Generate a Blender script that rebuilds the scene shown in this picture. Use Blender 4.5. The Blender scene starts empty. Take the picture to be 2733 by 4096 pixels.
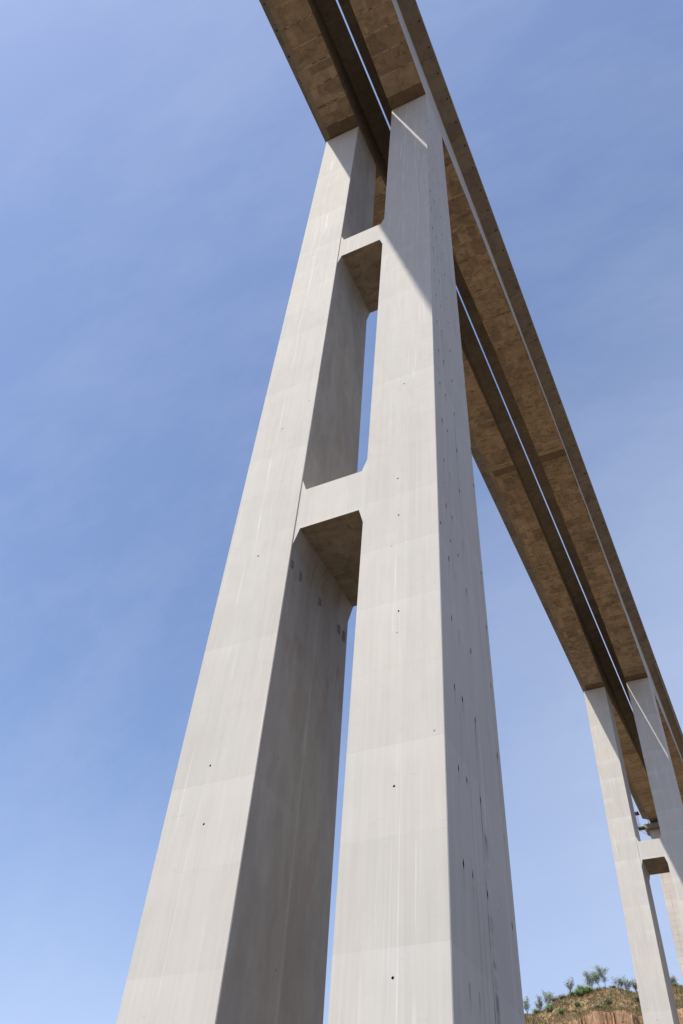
import bpy, math, random
from mathutils import Vector, Matrix, noise as mnoise

# ------------------------------------------------------------------ scene, camera, light
SC = bpy.context.scene
COL = SC.collection
random.seed(7)

cam_d = bpy.data.cameras.new("camera")
cam = bpy.data.objects.new("camera", cam_d)
COL.objects.link(cam)
cam_d.sensor_fit = 'VERTICAL'
cam_d.sensor_height = 36.0
cam_d.lens = 36.0 * 3383.3 / 4096.0
cam_d.clip_start = 0.2
cam_d.clip_end = 20000
AZ, PT, RO = -0.5101, 0.8315, 0.0871
CAM = Vector((21.787, -38.695, 1.6))
_f = Vector((math.sin(AZ) * math.cos(PT), math.cos(AZ) * math.cos(PT), math.sin(PT)))
_r0 = Vector((math.cos(AZ), -math.sin(AZ), 0))
_u0 = _r0.cross(_f)
_r = math.cos(RO) * _r0 + math.sin(RO) * _u0
_u = -math.sin(RO) * _r0 + math.cos(RO) * _u0
cam.matrix_world = Matrix(((_r.x, _u.x, -_f.x, CAM.x), (_r.y, _u.y, -_f.y, CAM.y),
                           (_r.z, _u.z, -_f.z, CAM.z), (0, 0, 0, 1)))
SC.camera = cam

SUN_DIR = Vector((-1.0, -2.2, 4.11)).normalized()      # towards the sun
SUN_EL = math.asin(SUN_DIR.z)
SUN_AZ = math.atan2(SUN_DIR.x, SUN_DIR.y)

world = bpy.data.worlds.new("World")
SC.world = world
world.use_nodes = True
wn, wl = world.node_tree.nodes, world.node_tree.links
wn.clear()
w_out = wn.new('ShaderNodeOutputWorld')
w_bg = wn.new('ShaderNodeBackground')
w_bg.inputs['Strength'].default_value = 0.113
w_sky = wn.new('ShaderNodeTexSky')
w_sky.sky_type = 'NISHITA'
w_sky.sun_disc = False
w_sky.sun_elevation = SUN_EL
w_sky.sun_rotation = SUN_AZ
w_sky.altitude = 1000
w_sky.air_density = 1.0
w_sky.dust_density = 1.7
w_sky.ozone_density = 1.6
# very thin cirrus veil, the same all round the sky
w_tc = wn.new('ShaderNodeTexCoord')
w_map = wn.new('ShaderNodeMapping')
w_map.inputs['Scale'].default_value = (1.6, 5.0, 3.0)
w_map.inputs['Rotation'].default_value = (0.3, 0.5, 0.9)
w_noise = wn.new('ShaderNodeTexNoise')
w_noise.inputs['Scale'].default_value = 2.3
w_noise.inputs['Detail'].default_value = 10
w_noise.inputs['Roughness'].default_value = 0.66
w_ramp = wn.new('ShaderNodeMapRange')
w_ramp.inputs['From Min'].default_value = 0.42
w_ramp.inputs['From Max'].default_value = 0.80
w_ramp.inputs['To Min'].default_value = 0.0
w_ramp.inputs['To Max'].default_value = 0.085
w_mix = wn.new('ShaderNodeMix')
w_mix.data_type = 'RGBA'
w_mix.inputs['B'].default_value = (4.6, 4.9, 5.6, 1)
wl.new(w_tc.outputs['Generated'], w_map.inputs['Vector'])
wl.new(w_map.outputs['Vector'], w_noise.inputs['Vector'])
wl.new(w_noise.outputs['Fac'], w_ramp.inputs['Value'])
wl.new(w_ramp.outputs['Result'], w_mix.inputs['Factor'])
# pale haze bank lying to the north-east, low over the valley
w_dot = wn.new('ShaderNodeVectorMath')
w_dot.operation = 'DOT_PRODUCT'
w_dot.inputs[1].default_value = (0.34, 0.94, 0.087)
w_hz = wn.new('ShaderNodeMapRange')
w_hz.interpolation_type = 'SMOOTHSTEP'
w_hz.inputs['From Min'].default_value = 0.45
w_hz.inputs['From Max'].default_value = 0.95
w_hz.inputs['To Min'].default_value = 0.0
w_hz.inputs['To Max'].default_value = 0.66
w_haze = wn.new('ShaderNodeMix')
w_haze.data_type = 'RGBA'
w_haze.inputs['B'].default_value = (2.85, 3.30, 4.35, 1)
w_tint = wn.new('ShaderNodeVectorMath')
w_tint.operation = 'MULTIPLY'
w_tint.inputs[1].default_value = (1.02, 1.008, 1.055)
wl.new(w_sky.outputs['Color'], w_tint.inputs[0])
wl.new(w_tc.outputs['Generated'], w_dot.inputs[0])
wl.new(w_dot.outputs['Value'], w_hz.inputs['Value'])
# general horizon haze, all round
w_sep = wn.new('ShaderNodeSeparateXYZ')
w_low = wn.new('ShaderNodeMapRange')
w_low.interpolation_type = 'SMOOTHSTEP'
for _k, _v in (('From Min', 0.52), ('From Max', 0.05), ('To Min', 0.05), ('To Max', 0.75)):
    w_low.inputs[_k].default_value = _v
w_max = wn.new('ShaderNodeMath')
w_max.operation = 'MAXIMUM'
wl.new(w_tc.outputs['Generated'], w_sep.inputs[0])
wl.new(w_sep.outputs[2], w_low.inputs['Value'])
wl.new(w_low.outputs['Result'], w_max.inputs[0])
wl.new(w_hz.outputs['Result'], w_max.inputs[1])
wl.new(w_max.outputs[0], w_haze.inputs['Factor'])
wl.new(w_tint.outputs[0], w_haze.inputs['A'])
wl.new(w_haze.outputs['Result'], w_mix.inputs['A'])
wl.new(w_mix.outputs['Result'], w_bg.inputs['Color'])
wl.new(w_bg.outputs['Background'], w_out.inputs['Surface'])

sun_d = bpy.data.lights.new("sun", 'SUN')
sun_d.energy = 3.2
sun_d.angle = math.radians(0.5)
sun_d.color = (1.0, 0.95, 0.845)
sun = bpy.data.objects.new("sun", sun_d)
COL.objects.link(sun)
sun.rotation_euler = (-SUN_DIR).to_track_quat('-Z', 'Y').to_euler()
sun.location = SUN_DIR * 400

SC.view_settings.view_transform = 'Standard'
SC.view_settings.look = 'None'
SC.view_settings.exposure = 0.9
SC.view_settings.gamma = 1.0
SC.view_settings.use_curve_mapping = False
SC.cycles.max_bounces = 8
SC.cycles.diffuse_bounces = 3

# ------------------------------------------------------------------ dimensions (metres)
HW = 2.895                     # half width of a box girder / pier leg
LEGS = (-5.780, 5.780)         # centre lines of the two decks
DTOP = 6.984                   # pier depth along the bridge, at its top
HT = 143.96                    # pier top = underside of girder at the pier
BF, BB = 0.0172, 0.0115        # batter of front / back faces
Y2 = 160.02                    # second pier
Y3 = 251.0                     # third (transition) pier
Z_TIP, Z_ROOT, Z_TOP = 155.13, 154.15, 155.37
TIE_Y = (0.0, 1.3, 3.5, 7.6)       # tie pocket columns on the pier flanks


def yf(z): return -BF * (HT - z)
def yb(z): return DTOP + BB * (HT - z)


# ------------------------------------------------------------------ helpers
def mesh_obj(name, verts, faces, mats, parent=None, mids=None, smooth=False):
    me = bpy.data.meshes.new(name)
    me.from_pydata(verts, [], faces)
    for m in (mats if isinstance(mats, (list, tuple)) else [mats]):
        me.materials.append(m)
    if mids:
        me.polygons.foreach_set('material_index', mids)
    if smooth:
        me.polygons.foreach_set('use_smooth', [True] * len(me.polygons))
    me.update()
    o = bpy.data.objects.new(name, me)
    COL.objects.link(o)
    if parent:
        o.parent = parent
    return o


def tag(o, label=None, cat=None, group=None, kind=None):
    if label: o['label'] = label
    if cat: o['category'] = cat
    if group: o['group'] = group
    if kind: o['kind'] = kind
    return o


def empty(name, loc=(0, 0, 0)):
    o = bpy.data.objects.new(name, None)
    o.location = loc
    o.empty_display_size = 1.0
    COL.objects.link(o)
    return o


class MB:
    """collects vertices and faces for ONE mesh object"""
    def __init__(s): s.v, s.f, s.m = [], [], []

    def face(s, pts, mi=0):
        b = len(s.v)
        s.v.extend([tuple(p) for p in pts])
        s.f.append(tuple(range(b, b + len(pts))))
        s.m.append(mi)

    def box(s, x0, x1, y0, y1, z0, z1, mi=0):
        b = len(s.v)
        for z in (z0, z1):
            s.v += [(x0, y0, z), (x1, y0, z), (x1, y1, z), (x0, y1, z)]
        for q in ((3, 2, 1, 0), (4, 5, 6, 7), (0, 1, 5, 4), (1, 2, 6, 5), (2, 3, 7, 6), (3, 0, 4, 7)):
            s.f.append(tuple(b + i for i in q)); s.m.append(mi)

    def tube(s, pts, radii, n=8, mi=0, cap=True):
        pts = [Vector(p) for p in pts]
        b = len(s.v)
        t0 = (pts[1] - pts[0]).normalized()
        ref = Vector((0, 0, 1)) if abs(t0.z) < 0.9 else Vector((1, 0, 0))
        for i, p in enumerate(pts):
            t = (pts[min(i + 1, len(pts) - 1)] - pts[max(i - 1, 0)]).normalized()
            a = t.cross(ref)
            if a.length < 1e-4: a = t.orthogonal()
            a.normalize(); c = t.cross(a)
            for k in range(n):
                th = 2 * math.pi * k / n
                s.v.append(tuple(p + (a * math.cos(th) + c * math.sin(th)) * radii[i]))
        for i in range(len(pts) - 1):
            for k in range(n):
                k2 = (k + 1) % n
                s.f.append((b + i * n + k, b + i * n + k2, b + (i + 1) * n + k2, b + (i + 1) * n + k)); s.m.append(mi)
        if cap:
            s.f.append(tuple(b + k for k in range(n))[::-1]); s.m.append(mi)
            s.f.append(tuple(b + (len(pts) - 1) * n + k for k in range(n))); s.m.append(mi)

    def build(s, name, mats, parent=None, smooth=False):
        return mesh_obj(name, s.v, s.f, mats, parent, s.m, smooth)


# ------------------------------------------------------------------ materials
class NT:
    def __init__(s, name):
        s.m = bpy.data.materials.new(name)
        s.m.use_nodes = True
        s.n, s.l = s.m.node_tree.nodes, s.m.node_tree.links
        s.bsdf = next(x for x in s.n if x.type == 'BSDF_PRINCIPLED')
        s.bsdf.inputs['Specular IOR Level'].default_value = 0.25
        s.geo = s.n.new('ShaderNodeNewGeometry')
        s.pos = s.geo.outputs['Position']
        s.info = s.n.new('ShaderNodeObjectInfo')
        s.rand = s.info.outputs['Random']

    def put(s, sock, v):
        if isinstance(v, (int, float)): sock.default_value = v
        elif isinstance(v, tuple): sock.default_value = v
        else: s.l.new(v, sock)

    def math(s, op, a, b=0.0, c=0.0, clamp=False):
        n = s.n.new('ShaderNodeMath'); n.operation = op; n.use_clamp = clamp
        s.put(n.inputs[0], a); s.put(n.inputs[1], b); s.put(n.inputs[2], c)
        return n.outputs[0]

    def noise(s, scale, detail=4, rough=0.55, off=(0, 0, 0), size=1.0, dist=0.0, vec=None):
        mp = s.n.new('ShaderNodeMapping')
        mp.inputs['Scale'].default_value = scale
        mp.inputs['Location'].default_value = off
        s.l.new(vec or s.pos, mp.inputs['Vector'])
        n = s.n.new('ShaderNodeTexNoise')
        n.inputs['Scale'].default_value = size
        n.inputs['Detail'].default_value = detail
        n.inputs['Roughness'].default_value = rough
        n.inputs['Distortion'].default_value = dist
        s.l.new(mp.outputs[0], n.inputs['Vector'])
        return n.outputs['Fac']

    def voro(s, size, vec=None, scale=(1, 1, 1)):
        mp = s.n.new('ShaderNodeMapping'); mp.inputs['Scale'].default_value = scale
        s.l.new(vec or s.pos, mp.inputs['Vector'])
        n = s.n.new('ShaderNodeTexVoronoi'); n.inputs['Scale'].default_value = size
        s.l.new(mp.outputs[0], n.inputs['Vector'])
        return n.outputs['Distance']

    def rng(s, v, a, b, c=0.0, d=1.0, smooth=True):
        n = s.n.new('ShaderNodeMapRange')
        n.interpolation_type = 'SMOOTHSTEP' if smooth else 'LINEAR'
        s.put(n.inputs['Value'], v)
        for k, x in zip(('From Min', 'From Max', 'To Min', 'To Max'), (a, b, c, d)):
            n.inputs[k].default_value = x
        return n.outputs['Result']

    def mix(s, f, a, b, mode='MIX'):
        n = s.n.new('ShaderNodeMix'); n.data_type = 'RGBA'; n.blend_type = mode
        s.put(n.inputs['Factor'], f)
        s.put(n.inputs['A'], a); s.put(n.inputs['B'], b)
        return n.outputs['Result']

    def xyz(s):
        n = s.n.new('ShaderNodeSeparateXYZ'); s.l.new(s.pos, n.inputs[0])
        return n.outputs

    def scale_col(s, col, f):
        n = s.n.new('ShaderNodeVectorMath'); n.operation = 'SCALE'
        s.put(n.inputs[0], col if not isinstance(col, tuple) else col[:3]); s.put(n.inputs['Scale'], f)
        return n.outputs[0]

    def done(s, col, rough=0.85, bump=None, bstr=0.3, bdist=0.02):
        s.put(s.bsdf.inputs['Base Color'], col)
        s.put(s.bsdf.inputs['Roughness'], rough)
        if bump is not None:
            b = s.n.new('ShaderNodeBump')
            b.inputs['Strength'].default_value = bstr
            b.inputs['Distance'].default_value = bdist
            s.l.new(bump, b.inputs['Height'])
            s.l.new(b.outputs[0], s.bsdf.inputs['Normal'])
        return s.m


def band(t, v, centre, half, soft):
    """1 inside |v-centre|<half, fading over soft"""
    d = t.math('ABSOLUTE', t.math('SUBTRACT', v, centre))
    return t.rng(d, half, half + soft, 1.0, 0.0)


def pier_concrete():
    t = NT("pier_concrete")
    X, Y, Z = t.xyz()
    cloud = t.noise((.16, .16, .07), 5, .6)
    fine = t.noise((1.3, 1.3, .5), 5, .6, off=(4, 1, 9))
    streak = t.noise((2.2, 2.2, .035), 4, .6, off=(1, 7, 3))
    wash = t.noise((.55, .55, .012), 3, .5, off=(11, 2, 3))
    lvl = t.math('ADD', t.math('MULTIPLY', t.math('SUBTRACT', cloud, .5), .20), 1.0)
    lvl = t.math('ADD', lvl, t.math('MULTIPLY', t.math('SUBTRACT', fine, .5), .13))
    lvl = t.math('ADD', lvl, t.math('MULTIPLY', t.math('SUBTRACT', streak, .5), .15))
    lvl = t.math('ADD', lvl, t.math('MULTIPLY', t.math('SUBTRACT', wash, .5), .10))
    hair = t.noise((7., 7., .05), 3, .6, off=(31, 2, 3))
    lvl = t.math('ADD', lvl, t.math('MULTIPLY', t.math('SUBTRACT', hair, .5), .12))
    lvl = t.math('ADD', lvl, t.math('MULTIPLY', t.math('SUBTRACT', t.rand, .5), .06))
    warm = t.noise((.3, .3, .1), 4, .6, off=(30, 5, 2))
    base = t.mix(t.rng(warm, .35, .68), (.492, .474, .440, 1), (.502, .472, .428, 1))
    col = t.scale_col(base, lvl)
    # pale laitance runs
    runs = t.noise((5.5, 5.5, .018), 3, .55, off=(2, 9, 5), dist=.15)
    gate = t.noise((.5, .5, .05), 2, .5, off=(8, 8, 1))
    wfac = t.math('MULTIPLY', t.rng(runs, .60, .72), t.math('MULTIPLY', t.rng(gate, .42, .62, .12, .38), t.rng(Z, 70., 120., 1., 2.3)))
    col = t.mix(wfac, col, (.74, .72, .69, 1))
    # one long meandering white run down the left leg, more under the girder
    wob = t.noise((0, 0, .045), 3, .5, off=(3, 1, 2))
    wob2 = t.noise((0, 0, .03), 2, .5, off=(13, 4, 7))
    cx = t.math('ADD', -7.05, t.math('MULTIPLY', wob, 1.6))
    l1 = t.math('MULTIPLY', band(t, t.math('SUBTRACT', X, cx), 0.0, .028, .035), band(t, Z, 96., 46., 6.))
    cx2 = t.math('ADD', 4.7, t.math('MULTIPLY', wob2, 1.5))
    l2 = t.math('MULTIPLY', band(t, t.math('SUBTRACT', X, cx2), 0.0, .04, .06), band(t, Z, 124., 17., 5.))
    cx3 = t.math('ADD', 6.35, t.math('MULTIPLY', wob, 1.5))
    l3 = t.math('MULTIPLY', band(t, t.math('SUBTRACT', X, cx3), 0.0, .03, .06), band(t, Z, 118., 24., 5.))
    patch = t.rng(t.noise((.6, .6, .22), 4, .65, off=(17, 3, 8)), .38, .62, .08, .55)
    lines = t.math('MULTIPLY', t.math('ADD', l1, t.math('ADD', l2, l3), clamp=True), t.rng(Y, 20., 24., 1, .35))
    col = t.mix(t.math('MULTIPLY', lines, patch), col, (.70, .69, .67, 1))
    # pale scalloped wash at the head of every lift
    fr = t.math('FRACT', t.math('DIVIDE', t.math('SUBTRACT', Z, 32.4), 5.27))
    sc = t.math('ADD', fr, t.math('MULTIPLY', t.math('SUBTRACT', t.noise((1.1, 1.1, .3), 4, .6, off=(6, 16, 2)), .5), .35))
    head = t.math('MULTIPLY', t.rng(sc, .62, .98), t.rng(t.noise((.25, .25, .12), 2, .5, off=(9, 9, 9)), .4, .6, .05, .42))
    head = t.math('MULTIPLY', head, t.rng(Y, 20., 24., .4, .9))
    col = t.mix(head, col, (.60, .585, .555, 1))
    # pale seam on the inner face of the left leg
    s1 = t.math('MULTIPLY', band(t, Y, 3.25, .07, .1), band(t, X, -2.885, .02, .02))
    s1 = t.math('MULTIPLY', s1, t.rng(Z, 36., 46., 1, 0))
    col = t.mix(t.math('MULTIPLY', s1, .55), col, (.74, .73, .70, 1))
    # formwork board ends: short dark horizontal dashes
    dash = t.noise((.9, .9, 8.0), 3, .6, off=(5, 5, 5))
    dgate = t.noise((.6, .6, .6), 3, .6, off=(21, 3, 1))
    dfac = t.math('MULTIPLY', t.rng(dash, .635, .685), t.math('MULTIPLY', t.rng(dgate, .46, .60, 0, .5), t.rng(Z, 30., 75., .35, 1.)))
    col = t.mix(dfac, col, (.24, .23, .215, 1))
    # pin holes and blotches
    pit = t.rng(t.voro(.55), .035, .06, 1, 0)
    pg = t.rng(t.noise((.2, .2, .2), 2, .5, off=(3, 3, 3)), .5, .6)
    col = t.mix(t.math('MULTIPLY', t.math('MULTIPLY', pit, pg), .7), col, (.14, .12, .11, 1))
    # dark leaks on the right flank, from the tie pockets down
    rf = t.rng(X, 8.62, 8.66)
    yw = t.math('ADD', Y, t.math('MULTIPLY', t.math('SUBTRACT', wob, .5), .5))
    k1 = t.math('MULTIPLY', band(t, yw, 3.45, .03, .1), t.rng(Z, 30.8, 31.6, 1, 0))
    k1 = t.math('MULTIPLY', k1, t.rng(t.noise((0, 0, .3), 3, .6, off=(1, 1, 7)), .38, .62, .15, 1))
    k2 = t.math('MULTIPLY', band(t, yw, 3.95, .08, .34), t.math('MULTIPLY', t.rng(Z, 24.5, 26.5, .9, 0),
                t.rng(t.noise((0, 0, .35), 3, .6, off=(1, 8, 2)), .46, .62)))
    k3 = t.math('MULTIPLY', t.rng(t.noise((2.6, 2.6, .045), 3, .6, off=(7, 2, 9)), .60, .74, 0, .5), 1.0)
    # short drips under each row of tie pockets
    drip = None
    for ty in TIE_Y:
        b = band(t, yw, ty, .05, .11)
        drip = b if drip is None else t.math('MAXIMUM', drip, b)
    frd = t.math('FRACT', t.math('DIVIDE', t.math('SUBTRACT', Z, 32.4), 5.27))
    dl = t.math('MULTIPLY', t.rng(frd, .50, .80), t.rng(frd, .80, .83, 1, 0))
    dl = t.math('MULTIPLY', dl, t.rng(t.noise((.5, .5, .4), 3, .6, off=(14, 4, 2)), .38, .62, 0, .7))
    k3 = t.math('MAXIMUM', k3, t.math('MULTIPLY', drip, dl))
    leak = t.math('MULTIPLY', rf, t.math('MAXIMUM', t.math('MAXIMUM', k1, k2), k3))
    col = t.mix(t.math('MULTIPLY', leak, .8), col, (.17, .155, .13, 1))
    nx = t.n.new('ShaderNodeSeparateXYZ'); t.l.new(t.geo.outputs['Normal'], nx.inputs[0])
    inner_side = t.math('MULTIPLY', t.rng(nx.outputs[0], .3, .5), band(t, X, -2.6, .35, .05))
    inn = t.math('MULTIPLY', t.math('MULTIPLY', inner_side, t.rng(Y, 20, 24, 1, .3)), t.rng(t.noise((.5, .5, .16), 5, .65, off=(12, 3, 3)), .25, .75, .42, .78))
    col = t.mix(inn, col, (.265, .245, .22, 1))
    # rust blooms under the lower cross beam
    rb = t.math('MULTIPLY', t.math('MULTIPLY', inner_side, t.math('ADD', .35, band(t, Z, 43., 3.5, 5.))), t.rng(t.noise((.9, .9, .25), 4, .65, off=(4, 6, 6)), .50, .70, 0, .5))
    col = t.mix(rb, col, (.30, .20, .14, 1))
    hgt = t.math('ADD', t.math('MULTIPLY', fine, .6), t.noise((9, 9, 3), 3, .6))
    return t.done(col, .88, hgt, .18, .02)


def striped_concrete():
    """far transition pier: many short lifts with dark leaching lines"""
    t = NT("striped_concrete")
    X, Y, Z = t.xyz()
    a = t.noise((.5, .5, .25), 4, .6)
    st = t.noise((1.7, 1.7, .06), 4, .65, off=(3, 3, 3))
    lvl = t.math('ADD', .9, t.math('MULTIPLY', t.math('SUBTRACT', a, .5), .3))
    lvl = t.math('ADD', lvl, t.math('MULTIPLY', t.math('SUBTRACT', t.rand, .5), .14))
    col = t.scale_col((.58, .525, .47), lvl)
    col = t.mix(t.rng(st, .55, .75, 0, .7), col, (.21, .19, .17, 1))
    return t.done(col, .9, st, .2)


def girder_concrete(name, base, amp=.3, randamp=.3, dark=(.10, .08, .06, 1), pale=(.40, .33, .25, 1), stain=.6, rim=.0):
    t = NT(name)
    blot = t.noise((.35, .35, .35), 6, .65)
    blot2 = t.noise((1.1, 1.1, 1.1), 5, .65, off=(9, 1, 4))
    smear = t.noise((.25, 1.2, .6), 4, .6, off=(3, 30, 1))
    lvl = t.math('ADD', 1.0, t.math('MULTIPLY', t.math('SUBTRACT', blot, .5), amp * 1.3))
    lvl = t.math('ADD', lvl, t.math('MULTIPLY', t.math('SUBTRACT', smear, .5), amp))
    lvl = t.math('ADD', lvl, t.math('MULTIPLY', t.math('SUBTRACT', t.rand, .5), randamp))
    col = t.scale_col(base, lvl)
    col = t.mix(t.rng(blot2, .58, .74, 0, stain), col, dark)
    blot3 = t.noise((.8, .8, .8), 6, .7, off=(2, 17, 8))
    col = t.mix(t.rng(blot3, .60, .74, 0, .45), col, pale)
    # hard-edged water marks
    tide = t.noise((.5, .5, .5), 3, .5, off=(40, 3, 8), dist=1.2)
    tb = t.math('ABSOLUTE', t.math('SUBTRACT', tide, .52))
    col = t.mix(t.rng(tb, .006, .016, stain * .22, 0), col, dark)
    col = t.mix(t.rng(tide, .54, .60, 0, stain * .4), col, dark)
    if rim:
        at = t.n.new('ShaderNodeAttribute'); at.attribute_name = 'joint_edge'
        jn = t.noise((.9, .9, .9), 4, .6, off=(1, 5, 22))
        col = t.mix(t.math('MULTIPLY', t.rng(at.outputs['Fac'], .72, .97), t.rng(jn, .44, .54, 0, rim)), col, pale)
        col = t.mix(t.math('MULTIPLY', t.rng(at.outputs['Fac'], .80, .99), t.rng(jn, .50, .40, 0, rim)), col, dark)
    pit = t.rng(t.voro(.8), .05, .09, 1, 0)
    col = t.mix(t.math('MULTIPLY', pit, .6), col, (.05, .04, .035, 1))
    return t.done(col, .92, blot2, .25, .02)


def plain(name, col, rough=.7, metal=0.0, amp=.25, sc=6.0):
    t = NT(name)
    n = t.noise((sc, sc, sc), 4, .6)
    c = t.scale_col(col, t.math('ADD', 1.0, t.math('MULTIPLY', t.math('SUBTRACT', n, .5), amp)))
    t.bsdf.inputs['Metallic'].default_value = metal
    return t.done(c, rough, n, .1, .01)


M_PIER = pier_concrete()
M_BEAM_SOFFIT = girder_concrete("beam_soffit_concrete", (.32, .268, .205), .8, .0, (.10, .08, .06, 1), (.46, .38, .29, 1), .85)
M_STRIPE = striped_concrete()
M_WEB = girder_concrete("web_concrete", (.43, .41, .38), .12, .06, (.27, .25, .23, 1), (.55, .52, .48, 1), .3)
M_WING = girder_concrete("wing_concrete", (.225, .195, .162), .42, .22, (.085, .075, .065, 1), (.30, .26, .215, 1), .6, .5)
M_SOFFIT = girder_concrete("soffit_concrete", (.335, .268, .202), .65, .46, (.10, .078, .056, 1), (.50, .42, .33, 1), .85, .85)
M_BORDER = girder_concrete('border_concrete', (.285, .25, .21), .4, .3, (.12, .10, .085, 1), (.38, .33, .28, 1), .5)
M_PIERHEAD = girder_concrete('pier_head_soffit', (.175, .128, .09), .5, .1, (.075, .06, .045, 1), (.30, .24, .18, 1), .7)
M_CLOSE = girder_concrete("closure_concrete", (.175, .137, .105), .4, .1)
M_PARAPET = plain("parapet_concrete", (.48, .47, .44), .85)
M_HOLE = plain("pocket_mortar", (.055, .045, .038), .95, 0, .6)
M_PIPE = plain("pipe_plastic", (.42, .38, .33), .5)
M_DRAIN = plain("drain_iron", (.035, .032, .030), .7)
M_STEEL = plain("rusty_steel", (.075, .060, .050), .7, .2, .6)
M_RUST = plain("rusted_plate", (.25, .235, .215), .85, .0, .7, 3)
M_BEARING = plain("bearing_rubber", (.05, .05, .05), .8)

# ------------------------------------------------------------------ terrain
D_ = Vector((math.sin(math.radians(-11)), math.cos(math.radians(-11)), 0))
E_ = Vector((D_.y, -D_.x, 0))


def interp(x, xs, ys):
    if x <= xs[0]: return ys[0]
    for i in range(len(xs) - 1):
        if x <= xs[i + 1]:
            t = (x - xs[i]) / (xs[i + 1] - xs[i])
            return ys[i] + (ys[i + 1] - ys[i]) * t
    return ys[-1]


CU = [-400, -170, -110, -70, -45, -30, -23.3, -19.5, -17.4, -12.7, -9.6, -7, -3.5, 0.5, 4, 6, 8.2, 10.5, 13.5, 17, 24, 60, 140, 400]
CZ = [62, 74, 83, 86.6, 89.5, 91.3, 92.3, 92.6, 93.2, 96.3, 97.2, 97.7, 98.2, 98.9, 99.2, 98.9, 98.1, 97.7, 97.9, 98.6, 99.1, 101, 98, 80]
PV = [-4000, 95, 130, 160, 178, 181, 200, 203, 222, 225, 243, 247, 258]
PZ = [0, 0, 10, 28, 37, 41, 43, 49, 51, 56, 58, 64, 74]


def fbm(x, y, z, oct=4):
    s, a = 0.0, 0.5
    for i in range(oct):
        s += a * mnoise.noise(Vector((x, y, z)))
        x, y, z, a = x * 2.03, y * 2.03, z * 2.03, a * .5
    return s


def cliff_v(u):
    """where the loess face stands along the valley side: buttresses and gullies"""
    c = 268.5 + 2.4 * fbm(u * .16, 3.1, 0) + .9 * mnoise.noise(Vector((u * .9, 1.7, 4))) + .8 * mnoise.noise(Vector((u * 1.7, 9.7, 4))) + .5 * mnoise.noise(Vector((u * 3.1, 2.7, 4)))
    for uc, hw, out in ((6.4, 2.3, 9.0), (-23.0, 3.2, 8.0), (-11, 1.2, 1.5), (-2, 1.6, 1.2), (22, 4.5, 6), (-34, 3, 3)):
        k = abs(u - uc) / hw
        if k < 1.5:
            c -= out * max(0.0, 1 - max(0, (k - .55) / .75)) ** .8
    return c


def ground_z(x, y):
    px, py = x - CAM.x, y - CAM.y
    v = px * D_.x + py * D_.y
    u = px * E_.x + py * E_.y
    crest = interp(u, CU, CZ)
    if v >= 290:
        far = (v - 290)
        return crest - .012 * min(far, 300) + 1.2 * fbm(x * .02, y * .02, 2.0) * min(1, far / 20) - max(0, far - 300) * .02
    edge = cliff_v(u)
    ledge0 = crest - 12.9 + 1.6 * fbm(u * .1, 8.2, 1)
    ledge = ledge0 - .27 * max(0.0, 268.5 - edge)
    if v > edge:
        v0 = max(edge, 268.5)
        if v < v0:
            z = ledge + (ledge0 - ledge) * (v - edge) / (v0 - edge)
            t = 0.0
        else:
            t = (v - v0) / (290 - v0)
            z = ledge0 + (crest - ledge0) * (t ** 1.05 - .03 * math.sin(t * 6.283))
        z += (.55 * fbm(x * .25, y * .25, 5) + .25 * mnoise.noise(Vector((x * 1.1, y * 1.1, 3)))) * min(1, (1 - t) * 6 + .5)
        return z
    base = interp(v, PV, PZ) * interp(u, [-400, -120, -40, 400], [.6, .85, 1, 1])
    base = min(base, ledge - 15)
    t = (edge - v) / 3.6
    lowz = base + 3.0 * fbm(x * .05, y * .05, 7) * (1 if base > .5 else .12)
    rib = .8 * mnoise.noise(Vector((u * 1.4, 2.2, 0)))
    if t < 1:
        k = min(1, max(0, t + rib * .4))
        return ledge + (lowz - ledge) * (k ** 1.5)
    return lowz


def axis(lo, a, b, hi, step, n_out):
    out = []
    for i in range(n_out):
        t = 1 - i / n_out
        out.append(a - (a - lo) * t ** 2.6)
    n = int((b - a) / step)
    out += [a + (b - a) * i / n for i in range(n + 1)]
    for i in range(1, n_out + 1):
        t = i / n_out
        out.append(b + (hi - b) * t ** 2.6)
    return out


us = axis(-6000, -60, 42, 6000, .42, 34)
vs = axis(-6000, 246, 296, 6000, .32, 46)
tv = []
for v in vs:
    for u in us:
        p = CAM + D_ * v + E_ * u
        tv.append((p.x, p.y, ground_z(p.x, p.y)))
nu = len(us)
tf = []
for j in range(len(vs) - 1):
    for i in range(nu - 1):
        a = j * nu + i
        tf.append((a, a + 1, a + 1 + nu, a + nu))


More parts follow.
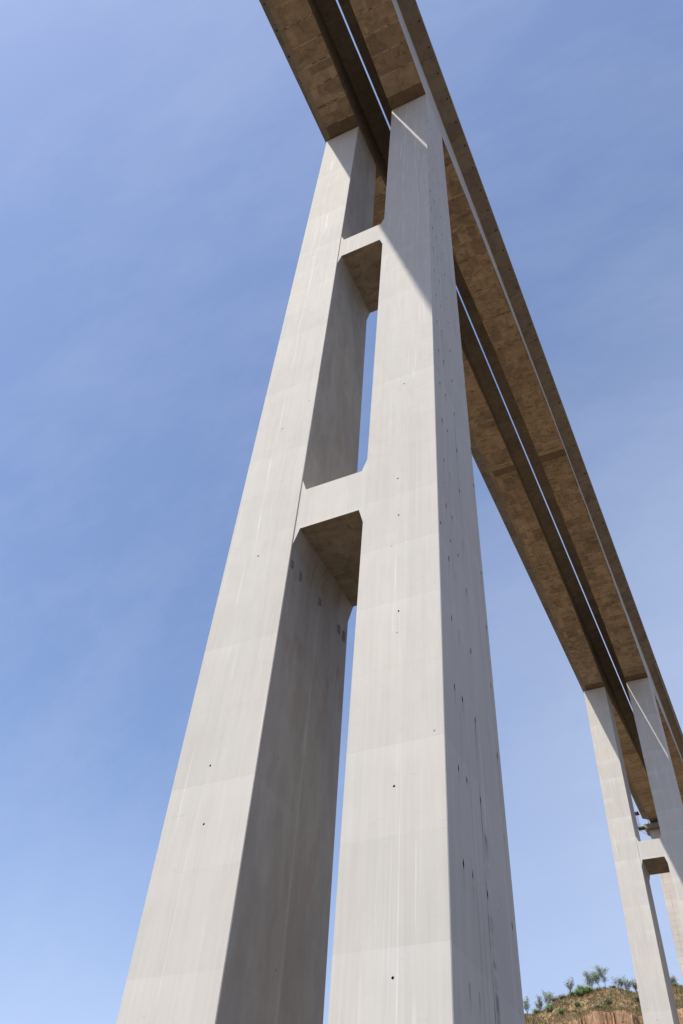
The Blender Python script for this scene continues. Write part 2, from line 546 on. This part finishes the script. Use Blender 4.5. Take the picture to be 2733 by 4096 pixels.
def loess():
    t = NT("loess_soil")
    nz = t.n.new('ShaderNodeSeparateXYZ'); t.l.new(t.geo.outputs['Normal'], nz.inputs[0])
    up = nz.outputs[2]
    flute = t.noise((.8, .8, .22), 6, .72, dist=.6)
    blot = t.noise((.25, .25, .25), 5, .6, off=(2, 2, 2))
    fine = t.noise((2.2, 2.2, 2.2), 5, .7, off=(5, 2, 2))
    bare = t.mix(t.rng(flute, .35, .68), (.20, .115, .066, 1), (.40, .255, .155, 1))
    bare = t.mix(t.rng(fine, .58, .75, 0, .6), bare, (.12, .075, .045, 1))
    grass = t.mix(t.rng(fine, .35, .65), (.15, .108, .058, 1), (.27, .19, .108, 1))
    green = t.mix(t.rng(blot, .5, .66), grass, (.125, .115, .045, 1))
    g = t.math('ADD', up, t.math('MULTIPLY', t.math('SUBTRACT', blot, .5), 1.2))
    col = t.mix(t.rng(g, .50, .88), bare, green)
    # valley floor: trodden pale loess with thin growth
    _, _, Z = t.xyz()
    fl = t.mix(t.rng(t.noise((.03, .03, .03), 5, .6), .5, .66), (.135, .095, .057, 1), (.075, .062, .034, 1))
    col = t.mix(t.rng(Z, 45, 75), fl, col)
    return t.done(col, .95, t.math('ADD', flute, fine), .6, .25)


M_LOESS = loess()
tag(mesh_obj('ground', tv, tf, M_LOESS, smooth=False), kind='structure')

# ------------------------------------------------------------------ piers
LIFT = 5.27
JOINTS = [-2.0] + [round(32.4 + LIFT * k, 3) for k in range(-6, 21)] + [HT]
JOINTS = [z for z in JOINTS if z < HT - 2.0] + [HT]


def gface(mb, P, s_list, t_list, holes, depth, flip=False):
    """flat face param P(s,t,d) cut by a grid; holes = set of (s_centre,t_centre,hs,ht) diamond pockets"""
    S = set(s_list); T = set(t_list)
    for (sc, tc, hs, ht) in holes:
        S |= {sc - hs, sc + hs}; T |= {tc - ht, tc + ht}
    S = sorted(S); T = sorted(T)
    cells = {}
    for h in holes:
        cells[(round(h[0] - h[2], 5), round(h[1] - h[3], 5))] = h

    def put(pts, mi=0):
        mb.face(pts[::-1] if flip else pts, mi)
    for i in range(len(S) - 1):
        for j in range(len(T) - 1):
            s0, s1, t0, t1 = S[i], S[i + 1], T[j], T[j + 1]
            h = cells.get((round(s0, 5), round(t0, 5)))
            if h is None:
                put([P(s0, t0, 0), P(s1, t0, 0), P(s1, t1, 0), P(s0, t1, 0)])
                continue
            sc, tc = h[0], h[1]
            dm = [(sc, t0), (s1, tc), (sc, t1), (s0, tc)]
            cn = [(s0, t0), (s1, t0), (s1, t1), (s0, t1)]
            for k in range(4):
                a, b = dm[(k - 1) % 4], dm[k]
                put([P(*cn[k], 0), P(*b, 0), P(*a, 0)])
            for k in range(4):
                a, b = dm[k], dm[(k + 1) % 4]
                put([P(*a, 0), P(*b, 0), P(*b, depth), P(*a, depth)], 1)
            put([P(*q, depth) for q in dm], 1)


def pour_lift(parent, xc, z0, z1, side_holes_r, front_holes):
    """one concrete pour of a pier leg: battered front and back, chamfered arrises, fine open joint"""
    mb = MB()
    c = random.uniform(.002, .0055)
    e = .045                                   # arris chamfer
    za, zb = z0 + (c if z0 > -1 else 0), z1 - (c if z1 < HT - .1 else 0)
    xl, xr = xc - HW, xc + HW
    gface(mb, lambda s, t, d: (s, yf(t) + d, t), [xl + e, xr - e], [za, zb], front_holes, .12)
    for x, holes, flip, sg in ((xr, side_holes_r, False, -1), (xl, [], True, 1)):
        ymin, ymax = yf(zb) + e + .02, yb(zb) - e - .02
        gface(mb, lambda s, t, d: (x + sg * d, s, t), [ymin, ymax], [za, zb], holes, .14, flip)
        q1 = [(x, yf(za) + e, za), (x, ymin, za), (x, ymin, zb), (x, yf(zb) + e, zb)]
        q2 = [(x, ymax, za), (x, yb(za) - e, za), (x, yb(zb) - e, zb), (x, ymax, zb)]
        for q in (q1, q2):
            mb.face(q[::-1] if flip else q)
    mb.face([(xr - e, yb(za), za), (xl + e, yb(za), za), (xl + e, yb(zb), zb), (xr - e, yb(zb), zb)])

    def ring(z, ins):
        a, b, f, k = xl + ins, xr - ins, yf(z) + ins, yb(z) - ins
        return [(a + e, f, z), (b - e, f, z), (b, f + e, z), (b, k - e, z), (b - e, k, z), (a + e, k, z), (a, k - e, z), (a, f + e, z)]

    def loft(a, b, which):
        for k in which:
            mb.face([a[k], a[(k + 1) % 8], b[(k + 1) % 8], b[k]])
    loft(ring(za, 0), ring(zb, 0), (1, 3, 5, 7))
    if za > z0:
        loft(ring(z0 - .002, c), ring(za, 0), range(8))
    if zb < z1:
        loft(ring(zb, 0), ring(z1 + .002, c), range(8))
    return mb.build('pour_lift', [M_PIER, M_HOLE], parent)


def make_beam(parent, zb, zt):
    """cross beam with small haunches top and bottom, slightly set back from the leg faces"""
    x0 = LEGS[0] + HW - .02
    x1 = LEGS[1] - HW + .02
    hx, hb, ht = .45, 1.65, 1.45
    prof = [(x0, zb - hb), (x0 + hx, zb), (x1 - hx, zb), (x1, zb - hb),
            (x1, zt + ht), (x1 - hx, zt), (x0 + hx, zt), (x0, zt + ht)]
    mb = MB()
    fr = [(x, yf(z) + .09, z) for x, z in prof]
    bk = [(x, yb(z) - .09, z) for x, z in prof]
    # front / back as convex pieces
    for P, rev in ((fr, False), (bk, True)):
        for q in ((0, 1, 6, 7), (1, 2, 5, 6), (2, 3, 4, 5)):
            f = [P[i] for i in q]
            mb.face(f[::-1] if rev else f, 0)
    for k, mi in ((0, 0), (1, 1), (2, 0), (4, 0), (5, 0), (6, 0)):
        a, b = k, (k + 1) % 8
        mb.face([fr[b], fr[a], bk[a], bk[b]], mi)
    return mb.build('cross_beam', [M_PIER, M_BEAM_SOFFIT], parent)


def make_pier(y0, label, beams, joints=JOINTS):
    root = empty('bridge_pier', (0, y0, 0))
    tag(root, label, 'bridge pier', 'twin-legged concrete piers under the motorway bridge')
    for li, xc in enumerate(LEGS):
        leg = empty('pier_leg')
        leg.parent = root
        for k in range(len(joints) - 1):
            z0, z1 = joints[k], joints[k + 1]
            sh = []
            zc = z0 - .9 + LIFT
            for yy in TIE_Y:
                if z0 + .6 < zc < z1 - .5 and 20 < zc < HT - 8 and yy < yb(z1) - .3:
                    if random.random() < (.93 if li else 0):
                        sh.append((yy + random.uniform(-.08, .08), zc + random.uniform(-.06, .06), .075 + random.random() * .035, .27 + random.random() * .06))
            if y0 < 1 and li == 1 and z0 < 44.2 < z1:
                for yy in (-1.3, .55, 2.1):
                    if all(abs(yy - h[0]) > .3 for h in sh):
                        sh.append((yy, 44.2, .09, .22))
            # distinct rows per hole would clash in the grid: keep one row height per lift
            if sh:
                # holes share rows: same centre and half height for the tie row
                zc0 = sh[0][1]; ht0 = sh[0][3]
                sh = [(h[0], zc0, h[2], ht0) if abs(h[1] - zc0) < .5 else (h[0], 44.2, h[2], .22) for h in sh]
            fh = []
            dots = ((5.81, 24.59), (5.94, 15.32), (5.86, 36.71), (5.71, 45.84), (5.58, 50.0), (5.94, 62.7)) if li else \
                   ((-6.19, 28.3), (-5.8, 24.5), (-5.75, 46.06), (-5.89, 62.5))
            for (dx, dz) in dots:
                if z0 + .2 < dz < z1 - .2:
                    fh.append((dx, dz, .085, .085))
            if len(fh) > 1:
                fh = fh[:1]
            pour_lift(leg, xc, z0, z1, sh, fh)
    for zb, zt in beams:
        make_beam(root, zb, zt)
    return root


pier1 = make_pier(0.0, 'nearest huge twin-legged concrete pier with two cross beams, filling the middle of the view',
                  ((47.88, 52.48), (95.57, 100.1)))
pier2 = make_pier(Y2, 'farther twin-legged pier at the right edge, rising in front of the loess hill',
                  ((47.88, 52.48), (95.3, 99.66)))

# ribbed bracket plates left on the inner face of the near left leg
for yy in (-1.3, 0.0, 3.2, 6.6, 7.5):
    mb = MB()
    x = LEGS[0] + HW
    hh = .42 + random.uniform(-.06, .06)
    zz = 44.55 + random.uniform(-.12, .12)
    mb.box(x - .03, x + .012, yy - .19, yy + .19, zz - hh, zz + hh)
    for k in range(5):
        ys = yy - .16 + k * .08
        mb.box(x + .010, x + .06, ys - .018, ys + .018, zz - hh * random.uniform(.8, 1.1), zz + hh * random.uniform(.8, 1.05))
    mb.build('bracket_plate', M_RUST, pier1)

# third pier: single broad shaft, cap beam and bearings
pier3 = empty('bridge_pier', (0, Y3, 0))
tag(pier3, 'farthest pale pier with close dark leaching lines, half hidden behind the right-hand pier', 'bridge pier')
z = 60.0
i = 0
while z < 148.2:
    z1 = min(z + random.choice((2.1, 2.25, 2.4)), 148.32)
    mb = MB()
    for (xa, xb) in ((-9.38, 9.38),):
        c = .02
        mb.box(xa, xb, .0, 4.2, z + c, z1 - c)
        mb.box(xa + c, xb - c, c, 4.2 - c, z - .002, z + c + .002)
        mb.box(xa + c, xb - c, c, 4.2 - c, z1 - c - .002, z1 + .002)
    mb.build('pour_lift', M_STRIPE, pier3)
    z = z1
mb = MB()
prof = [(-9.7, 148.3), (-10.7, 149.0), (-10.7, 149.9), (10.7, 149.9), (10.7, 149.0), (9.7, 148.3)]
f0 = [(x, -1.7, zz) for x, zz in prof]; f1 = [(x, 4.8, zz) for x, zz in prof]
mb.face(f0[::-1]); mb.face(f1)
for k in range(6):
    a, b = k, (k + 1) % 6
    mb.face([f0[a], f0[b], f1[b], f1[a]])
mb.build('cap_beam', M_WING, pier3)  # darker wing concrete: shade under deck and cap put into the colour
for xc in LEGS:
    for dx in (-2.0, 2.0):
        for yy in (.9, 3.3):
            mb = MB()
            mb.box(xc + dx - .55, xc + dx + .55, yy - .5, yy + .5, 149.88, 150.7)
            mb.box(xc + dx - .45, xc + dx + .45, yy - .4, yy + .4, 150.69, 151.42)
            mb.build('bearing', M_BEARING, pier3)

# inspection platform hung on the outer side of the transition pier
plat = empty('inspection_platform', (-11.9, Y3 - .3, 149.4))
tag(plat, 'small dark steel inspection platform hanging beside the top of the farthest pier', 'platform')
mb = MB(); mb.box(-.9, 1.1, -.8, 1.6, 0, .18); mb.box(-.9, -.78, -.8, 1.6, -.25, 0); mb.box(-.9, 1.1, -.8, -.7, -.2, 0)
mb.build('platform_floor', M_STEEL, plat)
mb = MB(); mb.box(-1.05, .3, -.8, 1.6, 5.55, 5.72); mb.box(-.55, -.3, -.8, -.6, 5.0, 5.55)
mb.build('upper_walkway', M_STEEL, plat)
for dx in (-.8, -.35):
    for dy in (-.7, 1.5):
        mb = MB(); mb.tube([(dx, dy, .15), (dx - .02, dy, 5.6)], [.035, .035], 6)
        mb.build('hanger_rod', M_STEEL, plat)
for zz in (.6, 1.1):
    mb = MB(); mb.tube([(-.85, 1.55, zz), (-.85, -.75, zz), (.3, -.75, zz)], [.03] * 3, 6)
    mb.build('guard_rail', M_STEEL, plat)
for dy in (-.7, 1.5):
    mb = MB(); mb.tube([(-.7, dy, 0), (1.5, dy, -1.9)], [.06, .06], 6)
    mb.build('brace', M_STEEL, plat)

# ------------------------------------------------------------------ decks
def zb_at(y):
    if y > 83.5 + 80:                # third span
        d = abs(y - (Y2 + 3.5)) - 3.5
        half = 79.0
    else:
        yy = y if y <= 83.5 else 2 * 83.5 - y
        d = abs(yy - 3.5) - 3.5
        half = 79.0
    d = max(0.0, d)
    k = max(0.0, (half - d) / half)
    return 151.6 - (151.6 - HT) * k ** 2


half_steps = [3.0] * 6 + [3.5] * 6 + [4.0] * 3 + [4.3] * 5
js = [-1.9, 8.9]
y = 8.9
for s in half_steps:
    y += s; js.append(y)
js = [v for v in js if v < 81.5] + [82.5, 84.5]
right_half = [167.0 - v for v in js if v < 82][::-1]
pos_j = js + right_half                       # ... up to 168.9
y = 168.9
y3 = []
for s in half_steps:
    y += s
    if y < Y3 - 3: y3.append(y)
neg = []
y = -1.9
for s in half_steps:
    y -= s
    if y > -80: neg.append(y)
DECK_J = sorted(set(round(v, 3) for v in neg + pos_j + y3 + [Y3 + 4.5]))
DECK_J = [v for i, v in enumerate(DECK_J) if i == 0 or v - DECK_J[i - 1] > .8]


def make_deck(xc, outer, label):
    """xc centre of box; outer = -1 (left deck) or +1 (right deck)"""
    root = empty('bridge_deck', (xc, 0, 0))
    tag(root, label, 'bridge deck', 'parallel box girder decks of the motorway bridge')
    out_tip = HW + 2.598
    in_tip = (abs(xc) - HW - .17 if outer < 0 else abs(xc) - HW - .12) + HW
    sxl = -out_tip if outer < 0 else -in_tip
    sxr = in_tip if outer < 0 else out_tip
    npan = 0
    for k in range(len(DECK_J) - 1):
        y0, y1 = DECK_J[k], DECK_J[k + 1]
        closure = abs((y0 + y1) / 2 - 83.5) < .6
        jit = random.uniform(-.03, .03)
        jx = random.uniform(-.010, .010)
        mb = MB()

        bw = .55 if outer < 0 else 0.0        # plain border strip along the outer edge of the left deck

        def sec(y, ins):
            zb = zb_at(y) + jit + ins
            return [(sxl + jx * .5, y, Z_TIP + ins), (-HW + ins + jx, y, Z_ROOT + ins), (-HW + ins + jx, y, zb),
                    (-HW + .2 + bw + jx, y, zb), (HW - ins + jx, y, zb),
                    (HW - ins + jx, y, Z_ROOT + ins), (sxr + jx * .5, y, Z_TIP + ins), (sxr + jx * .5, y, Z_TOP), (sxl + jx * .5, y, Z_TOP)]
        c = .03
        n = 3
        rimw = min(.5, (y1 - y0) * .3)
        ys = [y0 - .002, y0 + c, y0 + rimw] + [(y0 + y1) / 2] + [y1 - rimw, y1 - c, y1 + .002]
        secs = [sec(ys[0], c)] + [sec(v, 0) for v in ys[1:-1]] + [sec(ys[-1], c)]
        inner_m = 1                            # webs facing the gap: darker wing concrete, shade between the decks put into the colour
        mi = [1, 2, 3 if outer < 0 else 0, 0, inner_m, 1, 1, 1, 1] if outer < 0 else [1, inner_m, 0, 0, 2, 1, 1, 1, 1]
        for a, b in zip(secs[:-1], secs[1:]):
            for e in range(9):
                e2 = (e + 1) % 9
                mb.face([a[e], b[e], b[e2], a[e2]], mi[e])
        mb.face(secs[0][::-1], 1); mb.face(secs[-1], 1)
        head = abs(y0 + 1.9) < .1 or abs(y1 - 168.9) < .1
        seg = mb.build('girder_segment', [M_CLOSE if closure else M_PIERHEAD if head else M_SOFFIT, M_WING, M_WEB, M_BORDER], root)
        ea = seg.data.attributes.new('joint_edge', 'FLOAT', 'POINT')
        ea.data.foreach_set('value', [1.0 if (p[1] < y0 + .1 or p[1] > y1 - .1) else 0.0 for p in mb.v])
        # shutter panels printed proud or shy on the underside
        if -26 < y0 and y1 < 166 and not closure and not (-1.95 < y0 < 3):
            rows = 1 if random.random() < .45 else 2
            cuts = sorted([-HW + .2 + bw + .03, HW - random.uniform(.08, .5)] + [random.uniform(-1.6, -.5), random.uniform(.4, 1.7)][:random.choice((1, 2))])
            yc = [y0 + .26, y1 - .26] if rows == 1 else [y0 + .26, y0 + (y1 - y0) * random.uniform(.35, .65), y1 - .26]
            for a in range(len(cuts) - 1):
                for b in range(len(yc) - 1):
                    if random.random() < .22 or npan >= 296: continue
                    xa, xb_, ya, yb_ = cuts[a] + .012, cuts[a + 1] - .012, yc[b] + .012, yc[b + 1] - .012
                    pr = random.uniform(.006, .022)
                    q = MB()
                    top = [(xa, ya), (xb_, ya), (xb_, yb_), (xa, yb_)]
                    lo = [(x + jx, yv, zb_at(yv) + jit - pr) for x, yv in top]
                    up = [(x + jx, yv, zb_at(yv) + jit + .03) for x, yv in top]
                    q.face(lo[::-1])
                    for e in range(4):
                        e2 = (e + 1) % 4
                        q.face([lo[e], lo[e2], up[e2], up[e]])
                    q.build('soffit_panel', M_SOFFIT, seg)
                    npan += 1
    # drain spouts along the outer wing
    dm = None
    y = -28.6
    while y < 168:
        xo = outer * (out_tip - .58)
        if dm is None:
            mb = MB()
            mb.tube([(0, 0, -.10), (0, 0, .25)], [.10, .10], 10)
            mb.tube([(0, 0, -.045), (0, 0, .12)], [.145, .145], 10)
            d = mb.build('drain_spout', M_DRAIN, root); dm = d
        else:
            d = dm.copy(); COL.objects.link(d); d.parent = root
        zs = Z_TIP - (Z_TIP - Z_ROOT) * (.58 / 2.598)
        d.location = (xo + random.uniform(-.05, .05), y + random.uniform(-.15, .15), zs)
        y += 4.22
    # small anchor pockets on the underside
    pm = None
    for k in range(60):
        yy = random.uniform(-22, 150)
        if -2 < yy < 9: continue
        xx = random.uniform(-2.5, 2.5)
        if pm is None:
            mb = MB(); mb.tube([(0, 0, -.03), (0, 0, .1)], [.06, .07], 8)
            p = mb.build('anchor_plug', M_HOLE, root); pm = p
        else:
            p = pm.copy(); COL.objects.link(p); p.parent = root
        p.location = (xx, yy, zb_at(yy) - .02)
    # parapets
    for sx, ins in ((sxl, .06), (sxr, .06)):
        sg = -1 if sx < 0 else 1
        inner = (sg != outer)
        off = .45 if inner else .0
        xo = sx - sg * off
        mb = MB()
        ya, ybb = DECK_J[0], DECK_J[-1]
        pr = [(0, Z_TOP - .004), (-.42 * sg, Z_TOP - .004), (-.26 * sg, Z_TOP + .45), (-.2 * sg, Z_TOP + 1.0), (0, Z_TOP + 1.0)]
        A = [(xo + x, ya, zz) for x, zz in pr]; B = [(xo + x, ybb, zz) for x, zz in pr]
        for e in range(5):
            e2 = (e + 1) % 5
            mb.face([A[e], A[e2], B[e2], B[e]])
        mb.face(A); mb.face(B[::-1])
        mb.build('parapet', M_PARAPET, root)
    # drainage pipe from the second pier on
    xo = outer * (out_tip - .42)
    zz = Z_TIP - .32
    pts = [(xo, 169.5, zz + .35), (xo, 169.8, zz), (xo, Y3 - 2.0, zz - .15)]
    if outer < 0:
        pts += [(xo + .1, Y3 - 1.6, zz - .3), (-HW - .35, Y3 - 1.4, zz - 1.3), (-HW - .3, Y3 - 1.3, zz - 1.6), (-HW - .3, Y3 - 1.2, 149.9)]
    mb = MB(); mb.tube(pts, [.10] * len(pts), 8)
    mb.build('drain_pipe', M_PIPE, root, smooth=True)
    return root


make_deck(LEGS[0], -1, 'left box girder deck carried on the left pier legs')
make_deck(LEGS[1], +1, 'right box girder deck with a light grey web strip along its outer side')

# ------------------------------------------------------------------ vegetation on the hill
def leaf_mat(name, col, amp=.5):
    t = NT(name)
    n = t.noise((.9, .9, .9), 3, .6)
    c = t.scale_col(col, t.math('ADD', 1.0, t.math('MULTIPLY', t.math('SUBTRACT', n, .5), amp * 2)))
    t.bsdf.inputs['Subsurface Weight'].default_value = 0.0
    return t.done(c, .7)


M_LEAF = [leaf_mat("grey_green_leaves", (.25, .30, .185)), leaf_mat("fresh_green_leaves", (.20, .31, .095)),
          leaf_mat("olive_leaves", (.25, .245, .15))]
M_BARK = plain("bark", (.085, .065, .05), .9)
M_GRASS = [leaf_mat("dry_grass", (.29, .205, .11)), leaf_mat("olive_grass", (.18, .168, .068)), leaf_mat("green_grass", (.155, .185, .055)),
           leaf_mat("brown_scrub", (.11, .072, .045))]


def at_uv(u, v):
    p = CAM + D_ * v + E_ * u
    return Vector((p.x, p.y, ground_z(p.x, p.y)))


def make_tree(name, base, h, spread, leaf, nleaf, label, cat, stems=1, bare=.35, group=None, seed=0, size=.16, low=.3):
    rnd = random.Random(seed)
    root = empty(name, base)
    tag(root, label, cat, group)
    mb = MB()
    tips = []

    def limb(p, d, L, r, lev):
        pts = [p]; rad = [r]
        n = 4
        q = p.copy(); dd = d.copy()
        for i in range(n):
            dd = (dd + Vector((rnd.uniform(-.22, .22), rnd.uniform(-.22, .22), rnd.uniform(-.02, .16)))).normalized()
            q = q + dd * L / n
            pts.append(q.copy()); rad.append(r * (1 - .75 * (i + 1) / n) + .004)
        mb.tube(pts, rad, 5 if lev < 2 else 3, cap=False)
        if lev < 3:
            for i in range(1, n + 1):
                nb = (2 if lev < 2 else 1)
                for _ in range(nb):
                    if i == 1 and lev == 0 and low > .2: continue
                    a = rnd.uniform(0, 6.283)
                    out = Vector((math.cos(a), math.sin(a), rnd.uniform(.2, 1.0))).normalized()
                    limb(pts[i], (dd * .45 + out * .8).normalized(), L * rnd.uniform(.38, .6) * (spread / max(.4 * h, .1)) ** .5, r * .42, lev + 1)
        if lev >= 2:
            tips.extend(pts[2:])
    for s in range(stems):
        a = rnd.uniform(0, 6.283)
        lean = Vector((math.cos(a) * .28, math.sin(a) * .28, 1)).normalized() if stems > 1 else Vector((rnd.uniform(-.08, .08), rnd.uniform(-.08, .08), 1))
        limb(Vector((math.cos(a) * .15 * (stems > 1), math.sin(a) * .15 * (stems > 1), -.15)), lean, h * rnd.uniform(.62, .74), h * .016 + .02, 0)
    top = max(t.z for t in tips)
    k = h / top
    rr = sorted(math.hypot(t.x, t.y) for t in tips)
    kx = max(.6, min(2.6, spread * .5 / max(.1, rr[int(len(rr) * .9)])))
    def warp(x, y, z):
        f = 1 + (kx - 1) * min(1, max(0, z * k / h * 1.6))
        return (x * f, y * f, z * k)
    mb.v = [warp(*q) for q in mb.v]
    tips = [Vector(warp(t.x, t.y, t.z)) for t in tips]
    mb.build('trunk', M_BARK, root)
    lv = MB()
    for i in range(int(nleaf * 1.6)):
        c = rnd.choice(tips) + Vector((rnd.gauss(0, .3), rnd.gauss(0, .3), rnd.gauss(0, .22)))
        if rnd.random() < bare * max(0, 1 - c.z / h): continue
        ax = Vector((rnd.gauss(0, 1), rnd.gauss(0, 1), rnd.gauss(0, 1))).normalized()
        bx = ax.orthogonal().normalized()
        s = size * rnd.uniform(.6, 1.3)
        lv.face([c - ax * s, c + bx * s * .42, c + ax * s, c - bx * s * .42])
    lv.build('crown', leaf, root)
    return root


TREES = [
    # u, v, h, spread, leaf, nleaf, stems, bare, label
    (1.9, 290.2, 7.0, 3.8, 0, 900, 1, .8, 'tallest thin tree on the hill crest, with an upright spike above its open crown'),
    (0.4, 290.4, 6.3, 3.6, 0, 800, 1, .8, 'slim open-crowned tree just left of the tallest tree on the crest'),
    (-2.0, 290.3, 6.4, 4.2, 0, 900, 2, .7, 'spreading forked tree on the crest, leaning left beside the tallest pair'),
    (-9.1, 289.6, 5.9, 3.2, 2, 330, 2, .5, 'nearly bare grey sapling standing alone on the left shoulder of the hill'),
    (-16.0, 292.0, 6.0, 3.0, 0, 750, 2, .4, 'round grey-green tree in the dip left of the bare sapling'),
    (-18.9, 292.0, 6.2, 3.0, 2, 550, 2, .5, 'thin pale tree beside the nearest pier, left of the round grey-green one'),
    (-21.8, 292.0, 6.0, 2.6, 0, 400, 2, .5, 'wispy tree half hidden by the right edge of the nearest pier'),
    (6.3, 291.0, 4.6, 3.6, 0, 240, 3, .5, 'faint leafless scrub tree just right of the hill top'),
    (10.9, 291.4, 5.4, 3.0, 0, 620, 3, .4, 'bluish-green slender tree touching the left edge of the farther pier'),
    (8.8, 291.8, 5.0, 2.8, 0, 320, 3, .5, 'thin wispy tree left of the bluish-green tree by the farther pier'),
    (21.4, 291.0, 4.0, 2.6, 0, 200, 4, .4, 'sparse upright shrub tree in the gap right of the farther pier'),
    (-90.5, 290.0, 3.2, 2.0, 0, 300, 2, .4, 'little tree tip showing between the two legs of the nearest pier'),
]
for i, (u, v, h, sp, lf, nl, st, br, lab) in enumerate(TREES):
    make_tree('slender_tree', at_uv(u, v) - Vector((0, 0, .1)), h, sp, M_LEAF[lf], nl, lab, 'tree', st, br,
              'young trees along the hill crest', 100 + i, .17)

SHRUBS = [
    (-4.6, 288.0, 3.2, 2.6, 1, 900, 4, 'bright green bushy shrub left of the tall crest trees'),
    (-5.9, 287.0, 2.5, 2.2, 1, 700, 4, 'low bright green bush at the left end of the green clump'),
    (-3.0, 287.2, 2.3, 2.4, 1, 700, 4, 'dense green bush under the forked tree'),
    (-13.6, 290.0, 1.8, 1.8, 2, 420, 4, 'small olive bush in the dip below the bare sapling'),
    (-15.0, 283.0, 2.6, 1.8, 1, 520, 4, 'green gully bush beside the left loess spur'),
    (-19.6, 289.5, 2.0, 2.0, 1, 480, 4, 'bushy green growth on the rim above the left loess spur'),
    (22.3, 290.4, 1.6, 2.4, 1, 620, 4, 'rounded green bush on the cliff rim right of the farther pier'),
    (-6.5, 279.0, 1.6, 1.8, 1, 380, 4, 'yellow-green bush low on the slope under the green clump'),
    (2.0, 277.0, 2.2, 2.0, 2, 460, 4, 'olive bush in the gully left of the loess pillar'),
    (10.6, 281.0, 2.4, 2.0, 2, 420, 4, 'brownish bush between the loess pillar and the farther pier'),
    (-0.8, 272.5, 1.5, 1.5, 2, 300, 4, 'dark olive bush at the lip of the lower loess face'),
    (-11.5, 277.5, 1.4, 1.6, 1, 300, 4, 'small green bush on the left side of the slope'),
    (12.6, 289.8, 2.0, 2.2, 2, 380, 4, 'low pale bush on the crest touching the farther pier'),
    (4.3, 290.4, 1.2, 1.6, 2, 200, 4, 'tiny dry bush on the very top of the hill'),
    (-11.2, 288.8, 1.5, 2.4, 2, 300, 4, 'straggling bush just left of the bare sapling'),
    (-7.6, 288.4, 1.7, 2.2, 1, 420, 4, 'pale green bush between the bare sapling and the green clump'),
]
for i, (u, v, h, sp, lf, nl, st, lab) in enumerate(SHRUBS):
    make_tree('shrub', at_uv(u, v) - Vector((0, 0, .1)), h, sp, M_LEAF[lf], nl, lab, 'shrub', st, .1,
              'bushes on the loess slope', 300 + i, .15, low=0)

# grass and low scrub: one uncountable mass
rnd = random.Random(5)
gb = MB()
for i in range(26000):
    u = rnd.uniform(-34, 32); v = 296 - (296 - 258) * rnd.random() ** 1.0
    p = at_uv(u, v)
    edge = cliff_v(u)
    if v < edge - .3 and rnd.random() < .45: continue
    cl = fbm(p.x * .22, p.y * .22, 11) + .6 * fbm(p.x * .7, p.y * .7, 3)
    r = rnd.random()
    if cl < -.12 and rnd.random() < .75: continue
    mi = 0 if r < .52 else 1 if r < .68 else 3 if r < .90 else 2
    if cl > .22 and rnd.random() < .5: mi = 2 if rnd.random() < .6 else 1
    hgt = rnd.uniform(.25, .8) * (1.0 + 1.6 * max(0, cl))
    for b in range(4):
        a = rnd.uniform(0, 6.283); o = Vector((math.cos(a), math.sin(a), 0))
        w = o.cross(Vector((0, 0, 1))) * rnd.uniform(.03, .06)
        bs = p + o * rnd.uniform(.0, .18)
        gb.face([bs - w, bs + w, bs + o * hgt * rnd.uniform(.1, .6) + Vector((0, 0, hgt))], mi)
tag(gb.build('grass', M_GRASS), kind='stuff')
